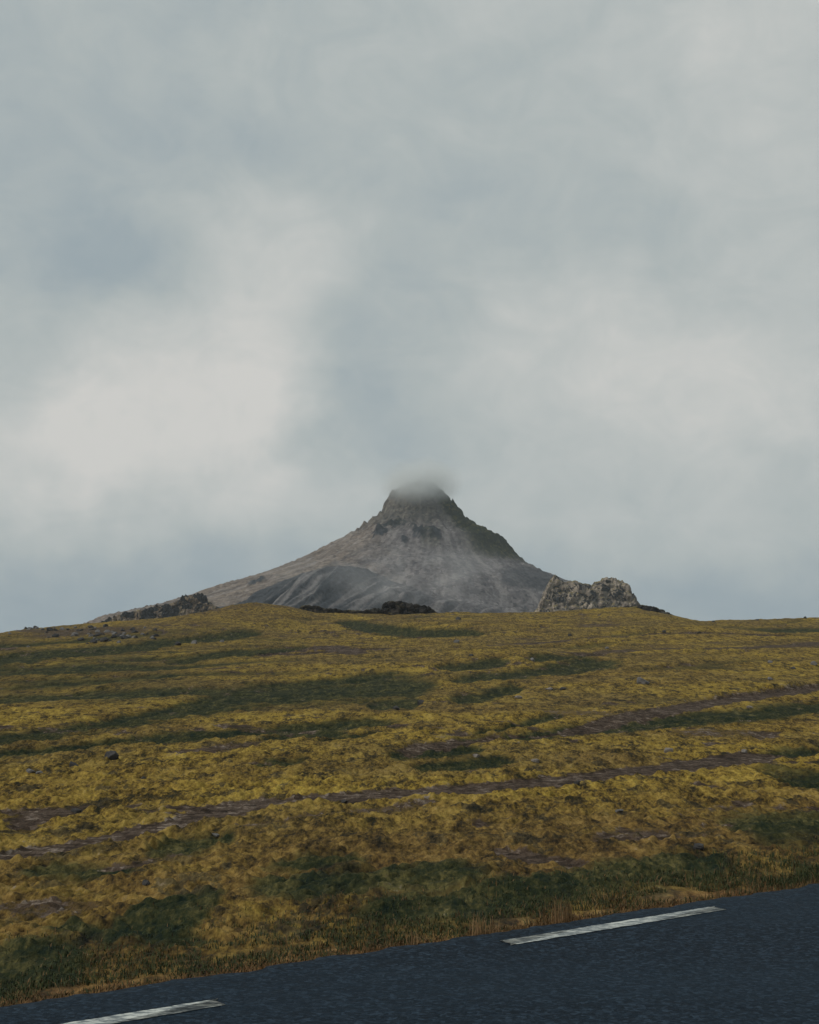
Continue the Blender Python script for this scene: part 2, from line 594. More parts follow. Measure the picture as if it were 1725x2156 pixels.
def moor_material():
    m, g = new_mat('moss_and_grass')
    P = g.node('ShaderNodeTexCoord').outputs['Object']
    cov = g.node('ShaderNodeAttribute', attribute_name='cover')
    cs = g.node('ShaderNodeSeparateColor', {'Color': cov.outputs['Color']})
    nb = g.noise(P, 0.11, 5, .6)
    nm = g.noise(P, 0.9, 5, .65)
    nl = g.noise(g.scale(P, 1, .14, 1, .12), 2.4, 5, .66)
    nf = g.noise(g.scale(P, 1, .24, 1, .12), 7.5, 4, .66)
    ng = g.noise(g.scale(P, 1, .34, 1, -.1), 24.0, 3, .66)
    grain = g.add(g.add(g.mul(nl, .30), g.mul(nm, .12)), g.add(g.mul(nf, .32), g.mul(ng, .26)))  # stretched noise: bright cushion tops and shaded gaps put into the colour
    grain = g.add(g.mul(g.sub(grain, .5), 3.4), .51)
    gaps = g.noise(g.scale(P, 1, .4, 1), 2.2, 6, .70)
    gap2 = g.noise(g.scale(P, 1, .45, 1, .5), .9, 7, .74)
    moss = g.ramp(grain, [(.22, (.024, .023, .013, 1)), (.36, (.085, .057, .017, 1)), (.46, (.165, .112, .026, 1)), (.60, (.245, .170, .035, 1)), (.82, (.37, .27, .056, 1))])
    olive = g.ramp(grain, [(.22, (.020, .021, .014, 1)), (.40, (.075, .053, .020, 1)), (.55, (.145, .100, .031, 1)), (.80, (.24, .172, .056, 1))])
    col = g.mix(g.step(nb, .40, .60), moss, olive)
    brown = g.ramp(grain, [(.22, (.018, .014, .010, 1)), (.42, (.062, .040, .017, 1)), (.6, (.130, .082, .028, 1)), (.82, (.23, .15, .05, 1))])
    col = g.mix(g.mul(cs.outputs[2], g.step(nm, .20, .55)), col, brown)
    heath = g.ramp(grain, [(.2, (.010, .011, .009, 1)), (.5, (.040, .033, .020, 1)), (.85, (.11, .085, .04, 1))])  # dark heath, also painted as the shade in gaps between cushions
    col = g.mix(g.mul(g.step(gaps, .55, .60), .85), col, heath)
    col = g.mix(g.mul(g.step(gap2, .59, .65), .7), col, heath)
    green = g.ramp(grain, [(.22, (.008, .015, .011, 1)), (.47, (.022, .027, .013, 1)), (.62, (.045, .044, .019, 1)), (.82, (.10, .088, .033, 1))])  # dark grass, with terrace shade put into the same colour
    gm = g.step(g.add(cs.outputs[1], g.mul(g.sub(grain, .5), .5)), .10, .80)
    col = g.mix(gm, col, green)
    stones = g.voro(P, 9.0, out='Color')
    sv_ = g.node('ShaderNodeSeparateColor', {'Color': stones})
    grav = g.ramp(g.add(g.mul(sv_.outputs[0], .4), g.mul(grain, .75)), [(.2, (.012, .009, .007, 1)), (.5, (.042, .029, .021, 1)), (.75, (.082, .060, .046, 1)), (1.0, (.22, .18, .15, 1))])
    rm = g.step(g.add(cs.outputs[0], g.mul(g.sub(grain, .5), 1.1)), .30, .62)
    col = g.mix(rm, col, grav)
    edge = g.ramp(grain, [(.3, (.03, .02, .014, 1)), (.5, (.15, .075, .032, 1)), (.75, (.27, .15, .07, 1))])
    col = g.mix(g.mul(cov.outputs['Alpha'], .9), col, edge)
    h = g.add(g.mul(nf, .05), g.mul(ng, .025))
    finish(g, col, .95, h, .8, 1.0, .05)
    return m


def asphalt_material():
    m, g = new_mat('asphalt')
    P = g.node('ShaderNodeTexCoord').outputs['Object']
    al = g.scale(P, 1, 1, 1)
    n1 = g.noise(P, 14.0, 4, .7)
    n2 = g.noise(P, 55.0, 3, .7)
    n3 = g.noise(g.scale(P, .10, .9, 1, -math.atan2(T[1], T[0])), 1.0, 5, .6)
    st = g.voro(P, 45.0, out='Color')
    s1 = g.node('ShaderNodeSeparateColor', {'Color': st}).outputs[0]
    v = g.add(g.mul(n1, .36), g.add(g.mul(n2, .36), g.mul(s1, .28)))
    v = g.add(g.mul(g.sub(v, .5), 1.7), .5)
    c = g.ramp(v, [(.20, (.001, .005, .010, 1)), (.42, (.005, .011, .019, 1)), (.60, (.010, .020, .033, 1)), (.88, (.036, .057, .084, 1))])
    c = g.mix(g.mul(g.step(n3, .42, .66), .32), c, (.013, .026, .041, 1))
    r = g.add(.60, g.mul(n1, .3))
    finish(g, c, r, g.add(g.mul(n2, .006), g.mul(s1, .008)), 1.0, 1.0, .07)
    return m


def paint_material():
    m, g = new_mat('worn_white_paint')
    P = g.node('ShaderNodeTexCoord').outputs['Object']
    n1 = g.noise(g.scale(P, .35, 1.3, 1), 34.0, 4, .75)
    n2 = g.noise(P, 7.0, 3, .6)
    w = g.step(g.add(g.mul(n1, .7), g.mul(n2, .3)), .43, .54)
    c = g.mix(w, (.50, .52, .49, 1), (.13, .15, .16, 1))
    finish(g, c, .7, n1, .3, .01)
    return m


def rock_material(name, dark, mid, light, sc, moss=None, moss_amt=0.5, dark_patch=None, pit=(.53, .58)):
    m, g = new_mat(name)
    P = g.node('ShaderNodeTexCoord').outputs['Object']
    n1 = g.noise(P, .35 * sc, 5, .62, dist=.5)
    n2 = g.noise(P, 2.2 * sc, 5, .68)
    v = g.voro(P, 1.1 * sc)
    f = g.add(g.mul(n1, .4), g.add(g.mul(n2, .4), g.mul(v, .25)))
    c = g.ramp(f, [(.30, dark), (.48, mid), (.68, light)])
    if moss:
        nrm = g.node('ShaderNodeNewGeometry').outputs['Normal']
        nz = g.node('ShaderNodeSeparateXYZ', {'Vector': nrm}).outputs[2]
        mm = g.mul(g.step(nz, .35, .85), g.step(n1, .60 - .35 * moss_amt, .68 - .2 * moss_amt))
        c = g.mix(mm, c, moss)
    if dark_patch:
        pk_ = g.noise(g.scale(P, 1, 1, 1.3), dark_patch, 4, .6, dist=.8)  # dark patches: lichen, plus the shade of crag hollows put into the colour
        c = g.mix(g.step(pk_, *pit), c, dark)
    finish(g, c, .95, g.add(n2, g.mul(v, .7)), .8, .35 / sc, .15)
    return m


MOOR = moor_material()
ASPHALT = asphalt_material()
PAINT = paint_material()

# ------------------------------------------------------------------ hillside, far ground, road
tan_in = np.linspace(-.335, .335, 1150)
tan_out = np.linspace(.335, 1.3, 130)[1:]
TX = np.concatenate([-tan_out[::-1], tan_in, tan_out])
_r = np.linspace(0, 1, 640)
YS = np.concatenate([np.geomspace(4.2, 8, 60), np.geomspace(8, 40, 900)[1:], np.geomspace(40, 208, 420)[1:], np.geomspace(208, 330, 30)[1:]])
hill = hillside_mesh('hillside', TX, YS, MOOR, 'gentle hillside of yellow moss with streaks of dark grass and painted shade and gravel tracks above the road')


def far_ground():
    s = np.concatenate([-np.geomspace(3000, 30, 60), np.linspace(-29, 29, 40), np.geomspace(30, 3000, 60)])
    X, Y = np.meshgrid(s, s)
    X, Y = X.ravel(), Y.ravel()
    Z = base_h(X, Y)
    inside = (Y > 3) & (Y < 345) & (np.abs(X) < 1.35 * Y + 3)
    u = road_u(X, Y)
    inside |= (np.abs(X) < 32) & (np.abs(Y) < 32)
    Z = Z + np.where(inside, -1.2 - .02 * np.abs(Y), np.where((u < 1) & (u > -10) & (np.abs(Y) < 80), -.3, 0.0))
    Z = Z + 2.0 * fbm2(X / 90, Y / 90, 3) * sstep(350, 600, np.hypot(X, Y))
    cov = np.zeros((len(X), 4)); cov[:, 1] = .3; cov[:, 2] = .4
    o = mesh_obj('ground', np.stack([X, Y, Z], 1), grid_faces(len(s), len(s)), MOOR, True, {'cover': cov})
    tag(o, 'rolling moorland plain around the road and behind the crest', 'ground', kind='structure')


far_ground()


def road_point(s, u, dz=0.0):
    x = E0[0] + T[0] * s + NRM[0] * u
    y = E0[1] + T[1] * s + NRM[1] * u
    return x, y, ROAD_B * np.clip(y, -40, 60) + dz


def build_road():
    ss = np.concatenate([np.linspace(-70, -6, 80), np.linspace(-5.9, 16, 440), np.linspace(16.5, 90, 80)])
    us = np.array([-8.6, -8.5, -5.5, -2.5, -.9, -.35, -.12, -.02, .03])
    V = []
    for i, uu in enumerate(us):
        wob = (.06 * fbm2(ss * 1.3, ss * 0 + 3, 3) + .05 * perlin2(ss * 4, ss * 0) + .03 * perlin2(ss * 11, ss * 0 + 5)) if i >= 6 else 0
        dz = {0: -.15, 8: -.10}.get(i, .0)
        x, y, z = road_point(ss, uu + wob, dz)
        V.append(np.stack([x, y, z + (0.0 if i else 0)], 1))
    V = np.array(V).transpose(1, 0, 2).reshape(-1, 3)
    road = mesh_obj('road', V, grid_faces(len(ss), len(us))[:, ::-1], ASPHALT)
    tag(road, 'dark blue grey asphalt road with a dashed white edge line', 'road', kind='structure')
    # painted dashes of the edge line
    pA, pB = on_road(503, 944), on_road(722, 908)
    pC = on_road(223, 1001)
    sA, uA = road_s(*pA), road_u(*pA)
    sB, uB = road_s(*pB), road_u(*pB)
    sC, uC = road_s(*pC), road_u(*pC)
    period = sA - sC + (sB - sA)
    uu = (uA + uB) / 2
    half = .066
    for k in range(-3, 5):
        s0, s1 = sA + k * period, sB + k * period
        if k == -1:
            s1 = sC
        n = 60
        ss_ = np.linspace(s0, s1, n)
        rows = []
        for j in range(5):
            f = j / 4 * 2 - 1
            e = ss_ + (np.where(np.arange(n) == 0, .34 * (f + 1), 0) + np.where(np.arange(n) == n - 1, .34 * (f - 1), 0))
            x, y, z = road_point(e, (uC - .02 if k == -1 else uu) + (uB - uA) * .5 * ((ss_ - s0) / (s1 - s0) * 2 - 1) * (k == 0) + half * f + .008 * perlin2(ss_ * 9, ss_ * 0 + j), .004)
            rows.append(np.stack([x, y, z], 1))
        V = np.array(rows).transpose(1, 0, 2).reshape(-1, 3)
        d = mesh_obj('line_dash', V, grid_faces(n, 5)[:, ::-1], PAINT)
        d.parent = road
    return road


build_road()


# ------------------------------------------------------------------ mountain
DM = 900.0
X0 = spot(420, 490, DM)[0]
MOUNT_L = [(120, 1352), (220, 1310), (330, 1285), (400, 1262), (430, 1250), (530, 1220), (600, 1195), (660, 1166), (700, 1145), (750, 1112), (780, 1090), (803, 1072), (811, 1050), (822, 1030), (838, 1021), (858, 1012), (885, 1008)]
MOUNT_R = [(885, 1007), (908, 1012), (925, 1022), (948, 1044), (962, 1060), (978, 1080), (1010, 1106), (1040, 1124), (1062, 1136), (1072, 1150), (1086, 1168), (1108, 1190), (1150, 1212), (1230, 1240), (1290, 1278), (1350, 1330)]


def prof(points):
    q = np.array([spot(a * S, b * S, DM) for a, b in points])
    r, z = np.abs(q[:, 0] - X0), q[:, 2]
    k = (z[-1] - z[-2]) / (r[-1] - r[-2])
    return np.append(r, r[-1] + 400), np.append(z, z[-1] + 400 * k)


def mountain_height(x, y):
    rl, zl = prof(MOUNT_L[::-1])
    rr, zr = prof(MOUNT_R)
    yy = (y - DM) * np.where(y < DM, 1.35, 1.1)
    r = np.hypot(x - X0, yy)
    th = np.arctan2(yy, x - X0)
    w = .5 + .5 * np.sin(np.clip(np.cos(th) * 1.25, -1, 1) * np.pi / 2)
    jag = 1 + .05 * fbm2(np.cos(th) * 3 + 7, np.sin(th) * 3, 3) * sstep(10, 60, r) * np.abs(np.sin(th))
    z = np.interp(r * jag, rl, zl) * (1 - w) + np.interp(r * jag, rr, zr) * w
    return z, r, th


def mountain_material():
    m, g = new_mat('mountain_scree')
    P = g.node('ShaderNodeTexCoord').outputs['Object']
    cov = g.node('ShaderNodeAttribute', attribute_name='cover')
    cs = g.node('ShaderNodeSeparateColor', {'Color': cov.outputs['Color']})
    n1 = g.noise(P, .05, 5, .6)
    n2 = g.noise(P, .45, 4, .7)
    vo = g.voro(P, .55, out='Color')
    v1 = g.node('ShaderNodeSeparateColor', {'Color': vo}).outputs[0]
    f = g.add(g.mul(n1, .38), g.add(g.mul(n2, .4), g.mul(v1, .22)))
    scree = g.ramp(f, [(.30, (.045, .045, .050, 1)), (.46, (.118, .111, .117, 1)), (.58, (.172, .160, .164, 1)), (.76, (.31, .295, .29, 1))])
    dark = g.ramp(f, [(.30, (.012, .016, .022, 1)), (.55, (.034, .040, .050, 1)), (.8, (.085, .09, .098, 1))])
    grass = g.ramp(f, [(.30, (.005, .009, .008, 1)), (.52, (.024, .030, .016, 1)), (.75, (.12, .108, .036, 1))])  # dark grass; on the right face its shade is in this colour too
    tan_ = g.ramp(f, [(.30, (.06, .046, .036, 1)), (.52, (.19, .145, .11, 1)), (.76, (.36, .30, .235, 1))])  # tan scree, warm sunlight on the left ridge put into colour
    c = g.mix(g.mul(cs.outputs[2], .8), scree, tan_)
    c = g.mix(g.mul(g.step(cov.outputs['Alpha'], .5, .85), .55), c, (.25, .235, .23, 1))
    c = g.mix(g.mul(g.step(cov.outputs['Alpha'], .5, .15), .6), c, (.060, .058, .064, 1))
    c = g.mix(cs.outputs[0], c, dark)
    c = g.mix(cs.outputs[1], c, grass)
    finish(g, c, .95, g.add(n2, g.mul(v1, .6)), .9, 1.6, .1)
    return m


MSCREE = mountain_material()


def build_mountain():
    xs = np.concatenate([np.linspace(-420, -230, 60)[:-1], np.linspace(-230, 230, 560), np.linspace(230, 420, 60)[1:]])
    ys = np.concatenate([np.linspace(640, 740, 60)[:-1], np.linspace(740, 930, 330), np.linspace(930, 1250, 90)[1:]])
    X, Y = np.meshgrid(xs, ys)
    X, Y = X.ravel(), Y.ravel()
    z, r, th = mountain_height(X, Y)
    P3 = np.stack([X, Y, z], 1)
    # loose scree, small crags and gullies
    z = z + .9 * fbm2(X / 9, Y / 9, 4, .6)
    b1, b2 = worley3(P3 / np.array([7., 7., 7.]))
    crag_top = sstep(95, 60, r * 1.6) * sstep(EYE + 118, EYE + 128, z)
    z = z + crag_top * (3.4 * (b2 - b1) + 2.6 * fbm3(P3 / 6, 3, .6, True) - 4.6)
    rocks = np.zeros_like(z)
    tilts = []
    for (dx, dy, sx, sz, amp) in [(802, 1124, 5.5, 3.6, 4.0), (885, 1122, 6.5, 2.8, 4.4), (908, 1128, 3, 2.2, 3.5), (850, 1140, 3, 2, 2.5), (825, 1098, 10, 2.2, 2.4), (540, 1228, 6, 2.5, 2.6), (870, 1108, 3, 3, 2.5), (920, 1126, 4, 3, 2.5), (1048, 1150, 5, 7, 2)]:
        # find the depth on the slope that stands at this place
        a, b = ray(dx * S, dy * S)
        yy = np.linspace(700, 900, 2000)
        hz, _, _ = mountain_height(a * yy, yy)
        k = np.argmax(hz > EYE + b * yy)
        cx, cy = a * yy[k], yy[k]
        e = np.exp(-(((X - cx) / sx) ** 2 + ((Y - cy) / (sz * 1.4)) ** 2) ** 1.5)
        rocks = np.maximum(rocks, e)
        z = z + e * amp * (.55 + 1.1 * (b2 - b1) + .6 * fbm2(X / 2.2, Y / 2.2, 3, .6))
    stone = np.clip(worley2(X / 5.5, Y / 5.5), 0, 1)
    z = z + .7 * sstep(.28, .05, stone) * (perlin2(X / 20, Y / 20) > -.1)
    rgt = (X > X0 + 4) * sstep(EYE + 96, EYE + 106, z) * sstep(-75, -20, np.degrees(th))
    z = z + rgt * (2.6 * fbm3(P3 / 8 + 3, 4, .6, True) - 1.2 + .8 * (b2 - b1))
    # where the covers and the painted sun and shade lie
    n = fbm2(X / 18, Y / 18, 4, .6)
    a_ = X / Y * F * math.cos(PITCH)
    right_face = sstep(-.30, .02, th / np.pi * 2 + .50 + .05 * n) * sstep(EYE + 99, EYE + 104, z + 3 * n) * (X > X0)  # grassy right face, its shadow painted in with the dark grass
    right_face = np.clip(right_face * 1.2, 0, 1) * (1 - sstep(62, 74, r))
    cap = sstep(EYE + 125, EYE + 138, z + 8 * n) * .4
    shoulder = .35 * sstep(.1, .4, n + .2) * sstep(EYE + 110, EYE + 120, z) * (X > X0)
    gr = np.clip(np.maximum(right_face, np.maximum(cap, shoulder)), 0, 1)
    dk = sstep(.35, .75, rocks + .75 * fbm2(X / 3.5, z / 2.5, 4, .6)) * sstep(.05, .3, rocks)
    patch = np.exp(-(((X - spot(1110 * S, 1225 * S, 880)[0]) / 22) ** 2 + ((z - spot(1110 * S, 1225 * S, 870)[2]) / 10) ** 2))
    dk = np.maximum(dk, sstep(.25, .6, patch + .25 * n) * .75)
    sun_tint = sstep(-5, -60, X - X0 + 30 * n) * .9  # left ridge tinted tan as if lit by warm sun
    fall = .5 + .8 * fbm2(th * 13 + .02 * r, r / 70 + 5, 4, .62) + .25 * fbm2(X / 5, Y / 5, 2)
    cov = np.stack([dk, gr, sun_tint, np.clip(fall, 0, 1)], 1)
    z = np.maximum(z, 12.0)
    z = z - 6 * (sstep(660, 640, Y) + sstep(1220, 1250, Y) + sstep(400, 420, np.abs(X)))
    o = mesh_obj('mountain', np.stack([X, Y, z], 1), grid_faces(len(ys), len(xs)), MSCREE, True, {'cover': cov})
    tag(o, 'steep pointed mountain of brown grey scree with its peak in cloud', 'mountain', kind='structure')


build_mountain()


def build_dark_hill():
    """the dark scree hill in front of the mountain's left foot"""
    D = 772.0
    top = spot(735 * S, 1182 * S, D)
    xs = np.linspace(-170, 150, 440)
    ys = np.linspace(668, 830, 260)
    X, Y = np.meshgrid(xs, ys)
    X, Y = X.ravel(), Y.ravel()
    L = [(-200, 1500), (300, 1320), (430, 1282), (520, 1258), (560, 1238), (600, 1215), (635, 1203), (662, 1196), (690, 1187), (735, 1185), (775, 1192), (820, 1216), (870, 1232), (920, 1246), (1010, 1262), (1100, 1282), (1250, 1330), (1500, 1430)]
    q = np.array([spot(a * S, b * S, D) for a, b in L])
    yy = Y - D
    back = np.maximum(yy, 0)
    front = np.maximum(-yy, 0)
    cx = X + .35 * front * 0
    ridge = np.interp(cx + .35 * front, q[:, 0], q[:, 2])
    z = ridge - .52 * front ** 1.02 - .9 * back
    z = z - 1.5 * np.exp(-(yy / 6) ** 2)
    gul = np.abs(perlin2((X + .55 * front + 3 * perlin2(X / 12, Y / 12)) / 11, front / 60 + 2))
    gul2 = np.abs(perlin2((X + .55 * front) / 4.2 + 9, front / 35))
    z = z + (7.0 * gul + 1.6 * gul2) * sstep(2, 18, front) + .35 * fbm2(X / 3, Y / 3, 3)
    n = fbm2(X / 15, Y / 15, 3)
    streak = fbm2((X + .55 * front) / 6 + 20, front / 70, 4, .6)
    xr = spot(760 * S, 1200 * S, D)[0]
    dkc = .97 - .75 * sstep(.0, .35, streak) - .75 * sstep(xr - 4, xr + 55, X + 30 * n)  # dark scree tone, with the shade on the hill painted in
    cov = np.stack([np.clip(dkc, 0, 1), np.zeros_like(n), np.zeros_like(n), np.clip(.5 + .8 * streak, 0, 1)], 1)
    z = z + 1.2 * fbm2(X / 10, Y / 10, 4, .6) * sstep(40, 5, np.abs(yy))
    keep = np.maximum(z, 8.0)
    o = mesh_obj('hill', np.stack([X, Y, keep], 1), grid_faces(len(ys), len(xs)), MSCREE, True, {'cover': cov})
    tag(o, 'dark grey gullied scree hill at the left foot of the mountain', 'hill', kind='structure')


build_dark_hill()

# ------------------------------------------------------------------ rocks
ICO = {}


def ico(level):
    if level not in ICO:
        bm = bmesh.new()
        bmesh.ops.create_icosphere(bm, subdivisions=level, radius=1)
        bm.verts.ensure_lookup_table()
        v = np.array([q.co[:] for q in bm.verts])
        f = np.array([[q.index for q in p.verts] for p in bm.faces])
        bm.free()
        ICO[level] = (v, f)
    return ICO[level]


def rock_mesh(seed, level, size, rough=.35, cuts=7, detail=4.0, sq=1.0):
    """an angular stone: a ball cut by planes, then broken up by noise"""
    v, f = ico(level)
    v = v.copy()
    r = np.random.default_rng(seed)
    for _ in range(cuts):
        n = r.normal(size=3); n /= np.linalg.norm(n)
        d = r.uniform(.45, .8)
        over = v @ n - d
        v = v - np.where(over > 0, over * .92, 0)[:, None] * n
    off = r.uniform(0, 90, 3)
    b1, b2 = worley3(v * detail * .6 + off)
    k = 1 + rough * (.55 * fbm3(v * detail * .5 + off, 4, .6) + .55 * (np.clip(b2 - b1, 0, .5) - .2))
    v = v * k[:, None]
    return v * np.asarray(size), f


LAVA = rock_material('lava_rock', (.018, .019, .021, 1), (.042, .042, .044, 1), (.085, .083, .082, 1), 3.0)
GREY = rock_material('grey_stone', (.055, .056, .060, 1), (.115, .113, .113, 1), (.21, .20, .195, 1), 4.0)
PALE = rock_material('pale_stone', (.09, .083, .08, 1), (.17, .152, .14, 1), (.28, .255, .23, 1), 4.0)
CRAG = rock_material('tan_crag_rock', (.022, .022, .024, 1), (.165, .140, .118, 1), (.41, .355, .295, 1), .42, (.15, .12, .04, 1), .8, dark_patch=.24, pit=(.535, .575))
OUTC = rock_material('dark_outcrop_rock', (.010, .011, .013, 1), (.026, .025, .025, 1), (.075, .066, .058, 1), .8, (.10, .082, .03, 1), .5)
LEDGE = rock_material('tan_ledge_rock', (.018, .019, .022, 1), (.17, .128, .092, 1), (.36, .29, .21, 1), .45, (.16, .13, .06, 1), .5, dark_patch=.16, pit=(.46, .52))


def joined(name, chunks, mat, smooth=False):
    V, Fs, o = [], [], 0
    for v, f in chunks:
        V.append(v); Fs.append(f + o); o += len(v)
    return mesh_obj(name, np.concatenate(V), np.concatenate(Fs), mat, smooth)


def crag_field(name, D, top_pts, base_py, thick, mat, amp, cell, seed, label, cat, lean=.5, group=None):
    """a craggy cliff: a curved wall rising to the given skyline, its face broken into blocks and hollows"""
    q = np.array([spot(a * S, b * S, D) for a, b in top_pts])
    zb = spot(0, base_py * S, D)[2] - thick
    nx, nz = 260, 120
    xs = np.linspace(q[0, 0], q[-1, 0], nx)
    zt = np.interp(xs, q[:, 0], q[:, 2])
    V = []
    t = np.linspace(0, 1, nz)
    # section: up the face, over the top, down the back
    for i, x in enumerate(xs):
        e = 2 * i / (nx - 1) - 1
        h = max(zt[i] - zb, .5)
        fz = np.where(t < .62, sstep(0, .62, t) * .35 + .65 * (t / .62), 1 - .9 * sstep(.70, 1.0, t) * ((t - .62) / .38))
        fy = np.where(t < .62, -thick * (1 - lean * (t / .62)), -thick * (1 - lean) + (t - .62) / .38 * thick * 2.2)
        ed = math.sqrt(max(0.0, 1 - abs(e) ** 3))
        V.append(np.stack([np.full(nz, x), D + fy * (.45 + .55 * ed), zb + fz * h], 1))
    V = np.concatenate(V)
    off = np.array([seed * 3.1, seed * 1.7, seed * 5.3])
    b1, b2 = worley3(V / cell + off)
    c1, c2 = worley3(V / (cell * .38) + off)
    d = amp * (.9 * np.clip(b2 - b1, 0, .6) + .5 * fbm3(V / cell * .7 + off, 4, .6) + .38 * np.clip(c2 - c1, 0, .6) - .35 + .7 * fbm3(V / np.array([13., 13., 22.]) + off, 2) * (cell > 5))
    tt = np.tile(t, nx)
    out = np.stack([.25 * fbm3(V / cell + off + 31, 2), np.where(tt < .66, -1, .2), np.where(tt < .5, .15, .75)], 1)
    d = d * np.where(np.abs(tt - .66) < .12, .55, 1.0)
    V = V + out * d[:, None]
    o = mesh_obj(name, V, grid_faces(nx, nz), mat, True)
    return tag(o, label, cat, group)


crag_field('rock_outcrop', 690, [(1118, 1296), (1132, 1278), (1144, 1252), (1152, 1230), (1158, 1220), (1166, 1213), (1175, 1216), (1184, 1222), (1205, 1228), (1228, 1233), (1246, 1233), (1260, 1225), (1270, 1218), (1288, 1217), (1302, 1221), (1314, 1230), (1324, 1246), (1334, 1262), (1344, 1274), (1356, 1294)],
           1292, 16, CRAG, 6.0, 5.2, 3, 'tan and grey craggy cliff with dark lichen and painted hollows right of the mountain', 'rock outcrop', .55)
crag_field('rock_outcrop', 620, [(215, 1312), (250, 1298), (300, 1286), (340, 1277), (376, 1268), (384, 1262), (392, 1256), (402, 1258), (414, 1253), (428, 1250), (434, 1256), (441, 1268), (452, 1276), (470, 1286), (498, 1300)],
           1312, 7, LEDGE, 4.0, 2.6, 8, 'long dark and tan rock ledge on the lower left ridge of the mountain', 'rock outcrop', .3)


def lava_heap(name, px0, px1, n, top, size, seed, label, y, cat='rock outcrop', group=None):
    """a ragged heap of lava on the crest, one solid mass"""
    r = np.random.default_rng(seed)
    ch = []
    for i in range(n):
        dx = px0 + (px1 - px0) * (i + r.uniform(.1, .9)) / n
        yy = y + r.uniform(-2.5, 2.5)
        a, b = ray(dx * S, np.interp(dx, [p[0] for p in top], [p[1] for p in top]) * S)
        zt = EYE + b * yy
        x = a * yy
        zg = float(base_h(x, yy)) - .3
        hh = max((zt - zg), .25)
        s = size * r.uniform(.75, 1.25)
        v, f = rock_mesh(seed * 100 + i, 4, (s, s * 1.1, hh * .85), .30, 9, 2.6)
        v = v + np.array([x, yy, zg + hh * .48])
        ch.append((v, f))
    o = joined(name, ch, OUTC)
    return tag(o, label, cat, group)


crag_field('rock_outcrop', 207, [(800, 1294), (806, 1276), (811, 1269), (824, 1267), (850, 1269), (866, 1272), (882, 1275), (898, 1277), (912, 1284), (930, 1296)],
           1292, 1.6, OUTC, .95, 1.0, 5, 'dark block of lava standing up on the crest below the peak', 'rock outcrop', .25)
crag_field('rock_outcrop', 206, [(618, 1292), (626, 1284), (636, 1276), (650, 1275), (668, 1278), (684, 1282), (705, 1283), (722, 1287), (745, 1286), (770, 1287), (788, 1282), (798, 1281), (808, 1292)],
           1296, 1.3, OUTC, .7, .75, 6, 'low ragged band of dark lava along the crest left of the dark block', 'rock outcrop', .25)
lava_heap('rock_outcrop', 1290, 1420, 18, [(1285, 1284), (1340, 1278), (1380, 1282), (1402, 1292), (1424, 1304)], 1.0, 9, 'low dark rocky knoll at the right end of the crest', 204)

